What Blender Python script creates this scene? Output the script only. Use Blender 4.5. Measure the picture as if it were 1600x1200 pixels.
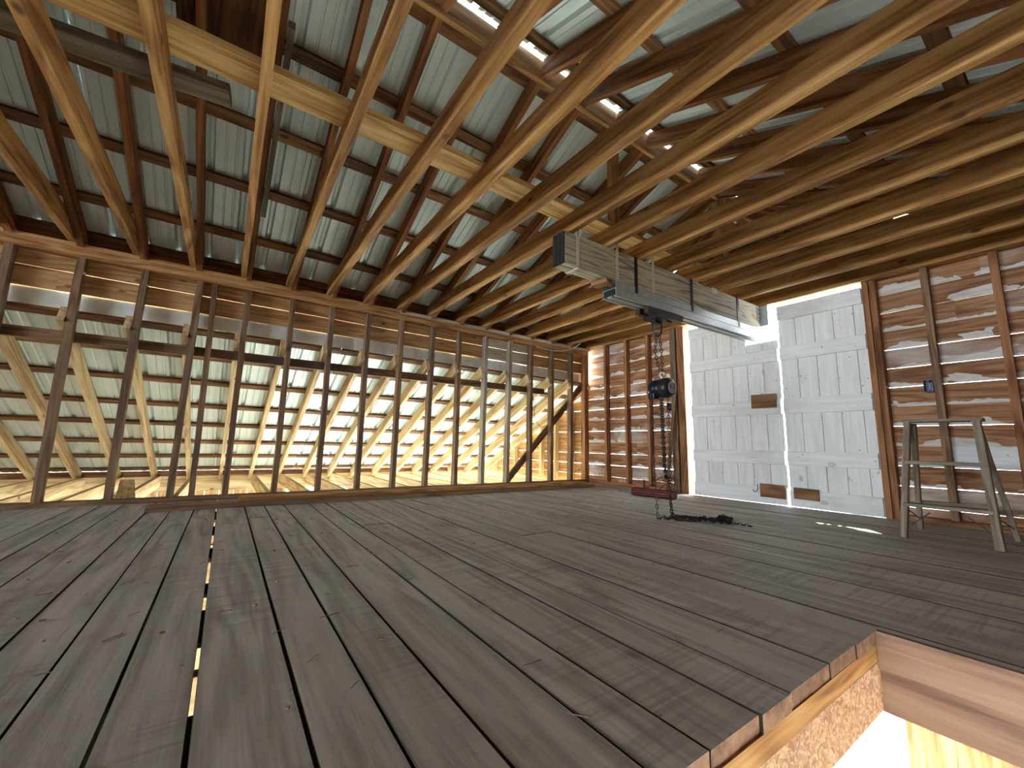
import bpy, bmesh, math, random
from mathutils import Vector, Matrix

random.seed(7)
for o in list(bpy.data.objects):
    bpy.data.objects.remove(o)
scene = bpy.context.scene
COL = scene.collection

# ------------------------------------------------------------------ camera
F_PX = 638.02
YAW, PITCH, ROLL = math.radians(34.686), math.radians(8.394), math.radians(1.254)
CAM = Vector((4.8279, -4.8995, 0.5800))
fwd = Vector((-math.cos(YAW) * math.cos(PITCH), math.sin(YAW) * math.cos(PITCH), math.sin(PITCH)))
rgt = fwd.cross(Vector((0, 0, 1))).normalized()
upv = rgt.cross(fwd)
r2 = math.cos(ROLL) * rgt + math.sin(ROLL) * upv
u2 = -math.sin(ROLL) * rgt + math.cos(ROLL) * upv
cam_data = bpy.data.cameras.new('camera')
cam_data.sensor_fit = 'HORIZONTAL'
cam_data.sensor_width = 36.0
cam_data.lens = F_PX / 1600.0 * 36.0
cam_data.clip_start = 0.02
cam = bpy.data.objects.new('camera', cam_data)
COL.objects.link(cam)
m = Matrix((r2, u2, -fwd)).transposed().to_4x4()
m.translation = CAM
cam.matrix_world = m
scene.camera = cam

# ------------------------------------------------------------------ world, sun, exposure
world = bpy.data.worlds.new('sky')
scene.world = world
world.use_nodes = True
bg = world.node_tree.nodes['Background']
bg.inputs[0].default_value = (0.80, 0.90, 1.0, 1)
bg.inputs[1].default_value = 10.0
sun = bpy.data.lights.new('sun', 'SUN')
sun.energy = 11.0
sun.angle = math.radians(0.53)
sun.color = (1.0, 0.96, 0.90)
sun_o = bpy.data.objects.new('sun', sun)
COL.objects.link(sun_o)
EL = math.radians(56)
sd = Vector((0.70 * math.cos(EL), -0.714 * math.cos(EL), -math.sin(EL)))
sun_o.rotation_euler = sd.to_track_quat('-Z', 'Y').to_euler()
sun_o.location = (-6, 8, 9)


def portal(name, loc, direction, sx, sy):
    l = bpy.data.lights.new(name, 'AREA')
    l.shape = 'RECTANGLE'
    l.size, l.size_y = sx, sy
    l.cycles.is_portal = True
    o = bpy.data.objects.new(name, l)
    o.location = loc
    o.rotation_euler = Vector(direction).to_track_quat('-Z', 'Z').to_euler()
    COL.objects.link(o)


portal('daylight_lean_to_side', (-3.6, -2.0, -1.45), (1, 0, 0), 4.1, 2.3)
portal('daylight_lean_to_end', (-1.75, 0.18, -1.45), (0, -1, 0), 3.3, 2.3)
portal('fill_lower_opening', (5.75, -4.4, -1.85), (-1, 0, 0), 4.2, 1.5)  # serves an added, unseen opening in the lower right wall
portal('fill_rear_opening', (2.73, -13.1, 1.38), (0, 1, 0), 5.0, 1.55)  # serves an added, unseen opening behind the camera that lights the doors
scene.view_settings.view_transform = 'Standard'
scene.view_settings.look = 'None'
scene.view_settings.exposure = 1.9
scene.view_settings.gamma = 1.0
scene.view_settings.use_curve_mapping = False
scene.cycles.max_bounces = 10
scene.cycles.diffuse_bounces = 7
scene.cycles.sample_clamp_indirect = 12.0
scene.cycles.use_denoising = True
scene.cycles.caustics_reflective = False
scene.cycles.caustics_refractive = False

# ------------------------------------------------------------------ materials
MATS = {}


def srgb(r, g, b):
    def c(v):
        v /= 255.0
        return v / 12.92 if v <= 0.04045 else ((v + 0.055) / 1.055) ** 2.4
    return (c(r), c(g), c(b), 1.0)


class NT:
    def __init__(s, name):
        s.m = bpy.data.materials.new(name)
        s.m.use_nodes = True
        s.t = s.m.node_tree
        s.b = s.t.nodes['Principled BSDF']
        MATS[name] = s.m

    def n(s, typ, **kw):
        x = s.t.nodes.new(typ)
        for k, v in kw.items():
            setattr(x, k, v)
        return x

    def l(s, a, b):
        s.t.links.new(a, b)

    def math(s, op, a, b=None, clamp=False):
        x = s.n('ShaderNodeMath', operation=op, use_clamp=clamp)
        for i, v in enumerate((a, b)):
            if v is None:
                continue
            if isinstance(v, (int, float)):
                x.inputs[i].default_value = v
            else:
                s.l(v, x.inputs[i])
        return x.outputs[0]

    def mix(s, fac, a, b):
        x = s.n('ShaderNodeMix', data_type='RGBA')
        for i, v in ((0, fac), (6, a), (7, b)):
            if isinstance(v, (int, float, tuple)):
                x.inputs[i].default_value = v
            else:
                s.l(v, x.inputs[i])
        return x.outputs[2]

    def ramp(s, fac, stops):
        x = s.n('ShaderNodeValToRGB')
        e = x.color_ramp.elements
        while len(e) < len(stops):
            e.new(0.5)
        for el, (p, c) in zip(e, stops):
            el.position = p
            el.color = c
        s.l(fac, x.inputs[0])
        return x.outputs[0]

    def ss(s, v, lo, hi, to0=0.0, to1=1.0):
        x = s.n('ShaderNodeMapRange', interpolation_type='SMOOTHSTEP')
        s.l(v, x.inputs[0])
        for i, q in enumerate((lo, hi, to0, to1)):
            x.inputs[i + 1].default_value = q
        return x.outputs[0]

    def coords(s):
        tc = s.n('ShaderNodeTexCoord')
        oi = s.n('ShaderNodeObjectInfo')
        s.rnd = oi.outputs['Random']
        cmb = s.n('ShaderNodeCombineXYZ')
        s.l(s.math('MULTIPLY', s.rnd, 37.0), cmb.inputs[0])
        s.l(s.math('MULTIPLY', s.rnd, 11.7), cmb.inputs[1])
        s.l(s.math('MULTIPLY', s.rnd, 23.1), cmb.inputs[2])
        add = s.n('ShaderNodeVectorMath', operation='ADD')
        s.l(tc.outputs['Object'], add.inputs[0])
        s.l(cmb.outputs[0], add.inputs[1])
        s.obj = tc.outputs['Object']
        s.v = add.outputs[0]
        return s.v

    def noise(s, vec, scale3, detail=4.0, dist=0.0, rough=0.55):
        mp = s.n('ShaderNodeMapping')
        mp.inputs['Scale'].default_value = scale3
        s.l(vec, mp.inputs[0])
        x = s.n('ShaderNodeTexNoise')
        x.inputs['Scale'].default_value = 1.0
        x.inputs['Detail'].default_value = detail
        x.inputs['Distortion'].default_value = dist
        x.inputs['Roughness'].default_value = rough
        s.l(mp.outputs[0], x.inputs['Vector'])
        return x.outputs[0]

    def bump(s, h, strength=0.2, dist=0.004):
        x = s.n('ShaderNodeBump')
        x.inputs['Strength'].default_value = strength
        x.inputs['Distance'].default_value = dist
        s.l(h, x.inputs['Height'])
        s.l(x.outputs[0], s.b.inputs['Normal'])


def wood(name, dark, mid, light, rough=0.75, vary=0.3, knots=0.75, grey=None, grey_amt=0.0, paint=None,
         saw=0.0, spec=0.25, bump=0.25, stain=None, ring=38.0):
    k = NT(name)
    v = k.coords()
    fine = k.noise(v, (2.2, 42, 42), 5, 0.4, 0.62)
    broad = k.noise(v, (0.55, 5.5, 5.5), 2, 0.9, 0.5)
    rings = k.math('SINE', k.math('MULTIPLY', broad, ring))
    rings = k.math('MULTIPLY_ADD', rings, 0.16)
    k.t.nodes[-1].inputs[2].default_value = 0.0
    g = k.math('ADD', fine, rings)
    col = k.ramp(g, [(0.22, dark), (0.5, mid), (0.78, light)])
    # knots: sparse, round on the face
    if knots < 1:
        vo = k.n('ShaderNodeTexVoronoi', feature='F1')
        mp = k.n('ShaderNodeMapping')
        mp.inputs['Scale'].default_value = (3.2, 6.0, 6.0)
        k.l(v, mp.inputs[0])
        k.l(mp.outputs[0], vo.inputs['Vector'])
        vo.inputs['Scale'].default_value = 1.0
        sep = k.n('ShaderNodeSeparateColor')
        k.l(vo.outputs['Color'], sep.inputs[0])
        has = k.math('GREATER_THAN', sep.outputs[0], knots)
        d = k.ss(vo.outputs['Distance'], 0.05, 0.15, 1.0, 0.0)
        kn = k.math('MULTIPLY', d, has)
        col = k.mix(k.math('MULTIPLY', kn, 0.8), col, tuple(c * 0.32 for c in dark[:3]) + (1,))
    if grey is not None:
        bl = k.noise(v, (0.7, 2.4, 2.4), 4, 0.3, 0.6)
        col = k.mix(k.math('MULTIPLY', k.ss(bl, 0.38, 0.68), grey_amt), col, grey)
    if stain is not None:
        bl = k.noise(v, (1.6, 3.3, 3.3), 5, 0.8, 0.62)
        col = k.mix(k.math('MULTIPLY', k.ss(bl, 0.55, 0.74), 0.7), col, stain)
    hs = k.n('ShaderNodeHueSaturation')
    k.l(k.math('MULTIPLY_ADD', k.rnd, vary), hs.inputs['Value'])
    k.t.nodes[-1].inputs[2].default_value = 1.0 - vary / 2
    k.l(col, hs.inputs['Color'])
    col = hs.outputs[0]
    height = fine
    if saw > 0:
        w = k.noise(v, (55, 1.2, 1.2), 2, 0.6, 0.5)
        mask = k.ss(k.noise(v, (0.8, 1.5, 1.5), 2), 0.45, 0.6)
        sm = k.math('MULTIPLY', k.ss(w, 0.42, 0.66), k.math('MULTIPLY', mask, saw))
        col = k.mix(sm, col, tuple(c * 0.45 for c in dark[:3]) + (1,))
    if paint is not None:
        # paint that bled through the joint and over the lower edge of each board
        sp = k.n('ShaderNodeSeparateXYZ')
        k.l(k.obj, sp.inputs[0])
        edge = k.noise(v, (3.4, 3.4, 7.0), 3, 0.4, 0.55)
        lim = k.math('MULTIPLY_ADD', edge, 0.30)
        k.t.nodes[-1].inputs[2].default_value = -0.205
        below = k.math('LESS_THAN', k.math('SUBTRACT', sp.outputs[2], lim), 0.0)
        blot = k.ss(k.noise(v, (0.9, 2.0, 2.0), 3, 0.3, 0.5), 0.55, 0.70)
        streak = k.ss(k.noise(v, (5, 30, 30), 3, 0.2, 0.6), 0.3, 0.6, 0.6, 0.95)
        amt = k.math('MULTIPLY', k.math('MAXIMUM', below, k.math('MULTIPLY', blot, 0.55)), streak, True)
        amt = k.math('MULTIPLY', amt, k.math('GREATER_THAN', k.math('ADD', k.rnd, edge), 0.5))
        col = k.mix(amt, col, paint)
    k.l(col, k.b.inputs['Base Color'])
    k.b.inputs['Roughness'].default_value = rough
    k.b.inputs['Specular IOR Level'].default_value = spec
    k.bump(height, bump, 0.003)
    return k.m


# timbers of the place
wood('joist_wood', srgb(118, 78, 42), srgb(168, 122, 70), srgb(196, 152, 96), vary=0.25, knots=0.82, ring=24)
wood('rafter_wood', srgb(98, 58, 32), srgb(143, 92, 54), srgb(172, 120, 76), vary=0.3, knots=0.8, ring=24)
wood('purlin_wood', srgb(88, 56, 34), srgb(136, 92, 58), srgb(164, 122, 82), vary=0.5, knots=0.8, grey=srgb(74, 62, 52), grey_amt=0.5)
wood('board_pale', srgb(160, 118, 66), srgb(200, 160, 100), srgb(220, 186, 130), vary=0.15, knots=0.7, stain=srgb(120, 84, 44))
wood('lean_rafter_wood', srgb(160, 130, 92), srgb(204, 176, 132), srgb(222, 198, 158), vary=0.2, knots=0.85, ring=20)
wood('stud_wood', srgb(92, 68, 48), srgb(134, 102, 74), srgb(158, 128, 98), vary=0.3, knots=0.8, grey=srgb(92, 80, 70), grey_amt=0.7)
wood('plate_wood', srgb(126, 86, 48), srgb(170, 124, 76), srgb(194, 154, 104), vary=0.15, knots=0.8)
wood('pine_siding', srgb(156, 116, 74), srgb(196, 156, 106), srgb(214, 178, 130), vary=0.18, knots=0.7, bump=0.15)
wood('gable_siding', srgb(84, 52, 32), srgb(126, 84, 54), srgb(150, 108, 72), vary=0.25, knots=0.75)
wood('wall_siding', srgb(120, 80, 52), srgb(162, 116, 80), srgb(186, 142, 104), vary=0.25, knots=0.72, paint=srgb(226, 222, 214))
wood('end_stud_wood', srgb(98, 60, 36), srgb(146, 98, 62), srgb(170, 124, 86), vary=0.25, knots=0.8)
wood('floor_wood', srgb(130, 126, 116), srgb(164, 160, 150), srgb(184, 180, 170), rough=0.66, vary=0.10, knots=0.93, grey=srgb(156, 152, 142),
     grey_amt=0.6, saw=0.3, spec=0.35, bump=0.3, stain=srgb(122, 110, 98), ring=26)
wood('old_board', srgb(70, 58, 46), srgb(108, 92, 74), srgb(134, 118, 98), vary=0.2, knots=0.85, grey=srgb(96, 92, 84), grey_amt=0.7)
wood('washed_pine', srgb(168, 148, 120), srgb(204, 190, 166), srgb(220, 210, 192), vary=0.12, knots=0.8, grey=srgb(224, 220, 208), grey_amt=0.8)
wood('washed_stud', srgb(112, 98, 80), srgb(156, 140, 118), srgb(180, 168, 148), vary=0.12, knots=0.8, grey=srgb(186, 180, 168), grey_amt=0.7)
wood('dark_ply', srgb(58, 34, 18), srgb(88, 54, 28), srgb(108, 70, 38), vary=0.1, knots=1.0)
wood('beam_wood', srgb(104, 92, 70), srgb(190, 180, 152), srgb(212, 204, 180), vary=0.08, knots=0.92, ring=60, grey=srgb(186, 182, 168), grey_amt=0.4)
wood('ladder_wood', srgb(110, 96, 78), srgb(152, 138, 116), srgb(176, 160, 138), vary=0.25, knots=0.9, grey=srgb(118, 112, 104), grey_amt=0.6, stain=srgb(74, 64, 54))
wood('block_wood', srgb(96, 66, 40), srgb(134, 98, 66), srgb(160, 122, 86), vary=0.2, knots=0.8)
wood('hatch_wood', srgb(104, 78, 64), srgb(136, 104, 86), srgb(156, 124, 104), vary=0.15, knots=0.9, ring=20)


def plain(name, col, rough=0.5, metal=0.0, spec=0.4, var=0.12, scale=9.0, bump=0.05):
    k = NT(name)
    v = k.coords()
    nz = k.noise(v, (scale, scale, scale), 4, 0.2, 0.6)
    dk = tuple(c * (1 - var) for c in col[:3]) + (1,)
    lt = tuple(min(1, c * (1 + var)) for c in col[:3]) + (1,)
    c = k.ramp(nz, [(0.3, dk), (0.7, lt)])
    k.l(c, k.b.inputs['Base Color'])
    k.b.inputs['Roughness'].default_value = rough
    k.b.inputs['Metallic'].default_value = metal
    k.b.inputs['Specular IOR Level'].default_value = spec
    if bump:
        k.bump(nz, bump, 0.002)
    return k.m


def sheet_metal():
    k = NT('roof_metal')
    v = k.coords()
    st = k.noise(v, (0.8, 26, 26), 4, 0.3, 0.6)
    bl = k.noise(v, (2.5, 4, 4), 4, 0.4, 0.6)
    c = k.ramp(k.math('MULTIPLY_ADD', st, 0.6), [(0.25, srgb(176, 194, 188)), (0.55, srgb(206, 222, 216)), (0.8, srgb(220, 232, 228))])
    k.l(bl, [n for n in k.t.nodes if n.bl_idname == 'ShaderNodeMath'][-1].inputs[2])
    k.l(c, k.b.inputs['Base Color'])
    k.b.inputs['Metallic'].default_value = 0.35
    k.l(k.ss(bl, 0.3, 0.7, 0.34, 0.52), k.b.inputs['Roughness'])
    return k.m


sheet_metal()
plain('flashing_metal', srgb(232, 242, 240), 0.45, 0.0)
plain('galvanised', srgb(186, 194, 192), 0.42, 0.45, var=0.1, scale=22)
plain('strap_metal', srgb(226, 222, 206), 0.4, 0.2)
plain('black_steel', srgb(40, 38, 40), 0.45, 0.4)
plain('rust_steel', srgb(66, 52, 46), 0.55, 0.4, var=0.35, scale=40)
plain('chain_steel', srgb(48, 42, 40), 0.42, 0.7, var=0.3, scale=60)
plain('hoist_navy', srgb(17, 21, 36), 0.38, 0.1)
plain('hoist_black', srgb(34, 34, 36), 0.4, 0.1)
plain('hoist_plate', srgb(188, 190, 190), 0.35, 0.5)
plain('end_black', srgb(26, 28, 26), 0.6)
plain('red_vinyl', srgb(92, 28, 28), 0.45, 0.0, var=0.2, scale=18)
plain('red_end', srgb(98, 24, 30), 0.5)
plain('blue_plastic', srgb(16, 46, 96), 0.4)
plain('cable_white', srgb(214, 208, 196), 0.5)
plain('wire_dark', srgb(52, 42, 34), 0.5)
plain('seam_shade', srgb(58, 48, 40), 0.95, var=0.3, scale=30)  # dark colour standing in for shade in the plank joints
plain('straw', srgb(150, 132, 100), 0.8, var=0.3, scale=40)
plain('ground_gravel', srgb(166, 170, 158), 0.9, var=0.15, scale=3)
plain('concrete', srgb(206, 206, 200), 0.85, var=0.12, scale=2.5)
plain('trim_white', srgb(236, 238, 236), 0.5, var=0.03)


def white_paint():
    k = NT('door_paint')
    v = k.coords()
    fine = k.noise(v, (2, 30, 30), 5, 0.4, 0.6)
    c = k.ramp(fine, [(0.25, srgb(218, 220, 216)), (0.6, srgb(236, 238, 236)), (0.85, srgb(242, 244, 242))])
    vo = k.n('ShaderNodeTexVoronoi', feature='F1')
    mp = k.n('ShaderNodeMapping')
    mp.inputs['Scale'].default_value = (3.0, 5.0, 5.0)
    k.l(v, mp.inputs[0])
    k.l(mp.outputs[0], vo.inputs['Vector'])
    vo.inputs['Scale'].default_value = 1.0
    sep = k.n('ShaderNodeSeparateColor')
    k.l(vo.outputs['Color'], sep.inputs[0])
    has = k.math('GREATER_THAN', sep.outputs[0], 0.72)
    d = k.math('MULTIPLY', k.ss(vo.outputs['Distance'], 0.07, 0.13, 1.0, 0.0), has)
    ringm = k.math('MULTIPLY', k.math('SUBTRACT', d, k.math('MULTIPLY', k.ss(vo.outputs['Distance'], 0.03, 0.075, 1.0, 0.0), 0.6)), has, True)
    c = k.mix(k.math('MULTIPLY', ringm, 0.5), c, srgb(146, 116, 84))
    spots = k.ss(k.noise(v, (26, 26, 26), 2, 0.0, 0.5), 0.70, 0.74)
    c = k.mix(k.math('MULTIPLY', spots, 0.6), c, srgb(110, 100, 92))
    dirt = k.ss(k.noise(v, (1.2, 2.5, 2.5), 4, 0.4, 0.6), 0.52, 0.75)
    c = k.mix(k.math('MULTIPLY', dirt, 0.35), c, srgb(176, 168, 146))
    k.l(c, k.b.inputs['Base Color'])
    k.b.inputs['Roughness'].default_value = 0.55
    k.bump(fine, 0.15, 0.002)


white_paint()


def osb():
    k = NT('strand_board')
    v = k.coords()
    vo = k.n('ShaderNodeTexVoronoi', feature='F1')
    mp = k.n('ShaderNodeMapping')
    mp.inputs['Scale'].default_value = (60, 60, 140)
    nz = k.n('ShaderNodeTexNoise')
    nz.inputs['Scale'].default_value = 22
    k.l(v, nz.inputs['Vector'])
    ad = k.n('ShaderNodeMix', data_type='RGBA')
    ad.inputs[0].default_value = 0.12
    k.l(v, ad.inputs[6])
    k.l(nz.outputs['Color'], ad.inputs[7])
    k.l(ad.outputs[2], mp.inputs[0])
    k.l(mp.outputs[0], vo.inputs['Vector'])
    vo.inputs['Scale'].default_value = 1
    sep = k.n('ShaderNodeSeparateColor')
    k.l(vo.outputs['Color'], sep.inputs[0])
    c = k.ramp(sep.outputs[0], [(0.1, srgb(150, 108, 82)), (0.5, srgb(178, 138, 108)), (0.9, srgb(204, 168, 136))])
    k.l(c, k.b.inputs['Base Color'])
    k.b.inputs['Roughness'].default_value = 0.7
    k.bump(sep.outputs[0], 0.2, 0.002)


osb()

# ------------------------------------------------------------------ helpers
MESH = {}


def add_obj(name, me, mat, parent=None, mw=None):
    o = bpy.data.objects.new(name, me)
    if mat is not None and not me.materials:
        me.materials.append(MATS[mat])
    COL.objects.link(o)
    if mw is not None:
        o.matrix_world = mw
    if parent is not None:
        o.parent = parent
        o.matrix_parent_inverse = parent.matrix_world.inverted()
    return o


def empty(name, loc=(0, 0, 0), rz=0.0):
    o = bpy.data.objects.new(name, None)
    o.empty_display_size = 0.1
    o.matrix_world = Matrix.Translation(loc) @ Matrix.Rotation(rz, 4, 'Z')
    COL.objects.link(o)
    return o


def tag(o, label, cat, group=None, kind=None):
    o['label'] = label
    o['category'] = cat
    if group:
        o['group'] = group
    if kind:
        o['kind'] = kind
    return o


def struct(name, label, cat, loc=(0, 0, 0)):
    return tag(empty(name, loc), label, cat, kind='structure')


def frame(p0, p1, up):
    p0, p1 = Vector(p0), Vector(p1)
    x = (p1 - p0).normalized()
    u = Vector(up)
    z = (u - x * u.dot(x)).normalized()
    y = z.cross(x)
    mw = Matrix((x, y, z)).transposed().to_4x4()
    mw.translation = (p0 + p1) / 2
    return mw, (p1 - p0).length


def board_mesh(L, ty, tz, segs=3, wob=0.0, bow=0.0, seed=0, chamf=0.0):
    """a sawn board along local X, width ty, height tz, with chamfered long edges"""
    key = (round(L, 3), round(ty, 4), round(tz, 4), segs, wob, bow, seed, chamf)
    if key in MESH:
        return MESH[key]
    rr = random.Random(hash(key) & 0xffff)
    a, b = rr.uniform(-bow, bow), rr.uniform(-bow, bow)
    if chamf > 0:
        c = chamf
        prof = [(-ty/2 + c, -tz/2), (ty/2 - c, -tz/2), (ty/2, -tz/2 + c), (ty/2, tz/2 - c),
                (ty/2 - c, tz/2), (-ty/2 + c, tz/2), (-ty/2, tz/2 - c), (-ty/2, -tz/2 + c)]
    else:
        prof = [(-ty/2, -tz/2), (ty/2, -tz/2), (ty/2, tz/2), (-ty/2, tz/2)]
    n = len(prof)
    vs, fs = [], []
    for i in range(segs + 1):
        t = i / segs
        x = -L/2 + L * t
        s = 4 * t * (1 - t)
        jy, jz = rr.uniform(-wob, wob), rr.uniform(-wob, wob)
        wy = 1 + rr.uniform(-wob, wob) / max(ty, 0.02) * 0.7
        for (y, z) in prof:
            vs.append((x, y * wy + a * s + jy, z + b * s + jz * 0.6))
    for i in range(segs):
        for j in range(n):
            k = (j + 1) % n
            fs.append((i*n + j, (i+1)*n + j, (i+1)*n + k, i*n + k))
    fs.append(tuple(range(n)))
    fs.append(tuple(segs*n + j for j in reversed(range(n))))
    me = bpy.data.meshes.new('board')
    me.from_pydata(vs, [], fs)
    bm = bmesh.new(); bm.from_mesh(me)
    bmesh.ops.recalc_face_normals(bm, faces=bm.faces)
    bm.to_mesh(me); bm.free()
    MESH[key] = me
    return me


def board(name, parent, mat, p0, p1, ty, tz, up=(0, 0, 1), segs=3, wob=0.0, bow=0.0, var=3, chamf=0.0):
    mw, L = frame(p0, p1, up)
    me = board_mesh(L, ty, tz, segs, wob, bow, random.randrange(var), chamf)
    if me.materials and me.materials[0] != MATS[mat]:
        me = me.copy()
        me.materials.clear()
    return add_obj(name, me, mat, parent, mw)


def mesh_from(name, bm, mat, parent=None, mw=None, smooth=False):
    me = bpy.data.meshes.new(name)
    bmesh.ops.recalc_face_normals(bm, faces=bm.faces)
    bm.to_mesh(me); bm.free()
    if smooth:
        for p in me.polygons:
            p.use_smooth = True
    return add_obj(name, me, mat, parent, mw)


def bm_box(bm, c, s, rot=None, bev=0.0):
    r = bmesh.ops.create_cube(bm, size=1.0)
    vs = r['verts']
    mt = Matrix.Translation(c) @ (rot.to_4x4() if rot else Matrix.Identity(4)) @ Matrix.Diagonal((s[0], s[1], s[2], 1))
    bmesh.ops.transform(bm, matrix=mt, verts=vs)
    if bev > 0:
        es = list({e for v in vs for e in v.link_edges})
        bmesh.ops.bevel(bm, geom=es, offset=bev, segments=2, affect='EDGES', profile=0.5)


def bm_cyl(bm, p0, p1, r0, r1=None, n=16, cap=True):
    p0, p1 = Vector(p0), Vector(p1)
    r1 = r0 if r1 is None else r1
    q = (p1 - p0).to_track_quat('Z', 'Y').to_matrix()
    rings = []
    for p, r in ((p0, r0), (p1, r1)):
        rings.append([bm.verts.new(p + q @ Vector((r*math.cos(2*math.pi*i/n), r*math.sin(2*math.pi*i/n), 0))) for i in range(n)])
    for i in range(n):
        k = (i + 1) % n
        bm.faces.new((rings[0][i], rings[0][k], rings[1][k], rings[1][i]))
    if cap:
        bm.faces.new(rings[0][::-1]); bm.faces.new(rings[1])


def bm_tube(bm, pts, r, n=6, closed=False):
    pts = [Vector(p) for p in pts]
    m = len(pts)
    prev = None
    rings = []
    for i in range(m):
        if closed:
            t = (pts[(i+1) % m] - pts[i-1])
        else:
            t = pts[min(i+1, m-1)] - pts[max(i-1, 0)]
        t.normalize()
        if prev is None:
            a = Vector((0, 0, 1)) if abs(t.z) < 0.9 else Vector((1, 0, 0))
            u = (a - t * a.dot(t)).normalized()
        else:
            u = (prev - t * prev.dot(t)).normalized()
        prev = u
        w = t.cross(u)
        rings.append([bm.verts.new(pts[i] + r*(math.cos(2*math.pi*j/n)*u + math.sin(2*math.pi*j/n)*w)) for j in range(n)])
    for i in range(m if closed else m - 1):
        a, b = rings[i], rings[(i+1) % m]
        for j in range(n):
            k = (j + 1) % n
            bm.faces.new((a[j], a[k], b[k], b[j]))
    if not closed:
        bm.faces.new(rings[0][::-1]); bm.faces.new(rings[-1])


# ------------------------------------------------------------------ dimensions (metres)
S = 0.4064                 # stud / joist / rafter spacing
W = 5.46                   # room width, knee wall at x=0
XR = W / 2                 # ridge
Y_END, Y_REAR = 0.0, -13.0
PLATE = 2.20               # top of knee wall plate
SL = 0.40                  # main roof slope
RU0 = 2.17                 # underside of main rafters at x=0
LS = 0.47                  # lean-to slope
LU0 = 1.505                # underside of lean-to rafters at x=0
X_EAVE = -3.42
HX, HY, HY2, HX2 = 4.33, -3.067, -6.1, 5.36   # stair opening
GROUND = -2.62


def roof_u(x):             # underside of main rafters
    return RU0 + SL * (x if x < XR else W - x)


# ------------------------------------------------------------------ floor
floor = struct('floor', 'worn grey plank floor of the barn loft', 'floor')
seams = [-5.69, -5.544, -5.342, -5.196, -5.048, -4.900, -4.704, -4.559, -4.411, -4.208, -4.066, -3.866, -3.716, -3.470, -3.267]
ys = [seams[0]]
rr = random.Random(3)
while ys[-1] > Y_REAR + 0.15:
    ys.append(ys[-1] - rr.choice((0.145, 0.145, 0.2)))
ys = sorted(ys) + seams[1:]
while ys[-1] < -0.2:
    ys.append(ys[-1] + rr.choice((0.198, 0.2, 0.145, 0.24, 0.2)))
ys[-1] = 0.02
gapw = {-4.900: 0.010, -5.048: 0.006, -4.704: 0.008, -4.559: 0.007, -4.411: 0.007, -4.208: 0.006, -4.066: 0.006}
joints = {-4.208: [2.45], -3.866: [1.55], -4.559: [], -5.342: [1.0], -3.267: [2.62]}
for i in range(len(ys) - 1):
    y0, y1 = ys[i], ys[i+1]
    g0, g1 = gapw.get(round(y0, 3), 0.0045), gapw.get(round(y1, 3), 0.0045)
    a, b = y0 + g0/2, y1 - g1/2
    xs = [-0.10, W + 0.05]
    in_hatch = (b > HY2 and a < HY)
    if in_hatch:
        if b > HY + 0.001:
            a2 = max(a, HY)
            if a < HY - 0.01:       # board notched round the opening: split at its edge
                pass
        xs = [-0.10, HX + rr.uniform(-0.004, 0.004)]
    js = joints.get(round(y0, 3))
    if js is None:
        js = [rr.uniform(1.0, 4.0)] if rr.random() < 0.55 else []
    cuts = [xs[0]] + [j for j in js if xs[0] + 0.4 < j < xs[1] - 0.4] + [xs[1]]
    for q in range(len(cuts) - 1):
        dz = rr.uniform(-0.002, 0.0015)
        board('floor_plank', floor, 'floor_wood', (cuts[q] + 0.0015, (a+b)/2, -0.02 + dz), (cuts[q+1] - 0.0015, (a+b)/2, -0.02 + dz),
              b - a, 0.04, segs=4, wob=0.0008, var=50, chamf=0.0012)
    if in_hatch and b > HY + 0.01:
        board('floor_plank', floor, 'floor_wood', (HX, (HY + b)/2, -0.02), (W + 0.05, (HY + b)/2, -0.02), b - HY, 0.04, segs=3, chamf=0.003)
    if in_hatch and a < HY2 - 0.01:
        board('floor_plank', floor, 'floor_wood', (HX, (HY2 + a)/2, -0.02), (W + 0.05, (HY2 + a)/2, -0.02), HY2 - a, 0.04, segs=3, chamf=0.003)
for o in floor.children:          # plank edges coloured dark to paint in the shade of the joints
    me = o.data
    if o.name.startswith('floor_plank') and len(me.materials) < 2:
        me.materials.append(MATS['seam_shade'])
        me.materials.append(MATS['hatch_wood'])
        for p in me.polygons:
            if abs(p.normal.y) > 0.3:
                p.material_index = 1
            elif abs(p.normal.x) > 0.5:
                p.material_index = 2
# dark strips put in as painted shade for the joints between planks; two joints are partly open to the storey below
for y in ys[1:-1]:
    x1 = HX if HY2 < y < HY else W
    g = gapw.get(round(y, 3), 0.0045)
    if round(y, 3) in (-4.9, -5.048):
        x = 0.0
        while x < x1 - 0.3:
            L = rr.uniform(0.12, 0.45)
            board('seam_shade', floor, 'seam_shade', (x, y, -0.03), (x + L, y, -0.03), g + 0.004, 0.016, segs=1)
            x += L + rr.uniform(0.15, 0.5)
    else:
        board('seam_shade', floor, 'seam_shade', (-0.08, y, -0.027), (x1 - 0.01, y, -0.027), g + 0.004, 0.018, segs=1)
# joists carrying the planks, running along the building
x = 0.12
while x < W:
    if HX - 0.07 < x < HX2:
        board('floor_joist', floor, 'lean_rafter_wood', (x, HY + 0.06, -0.145), (x, 0, -0.145), 0.045, 0.20)
    else:
        board('floor_joist', floor, 'lean_rafter_wood', (x, Y_REAR, -0.145), (x, 0, -0.145), 0.045, 0.20)
    x += S
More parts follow.
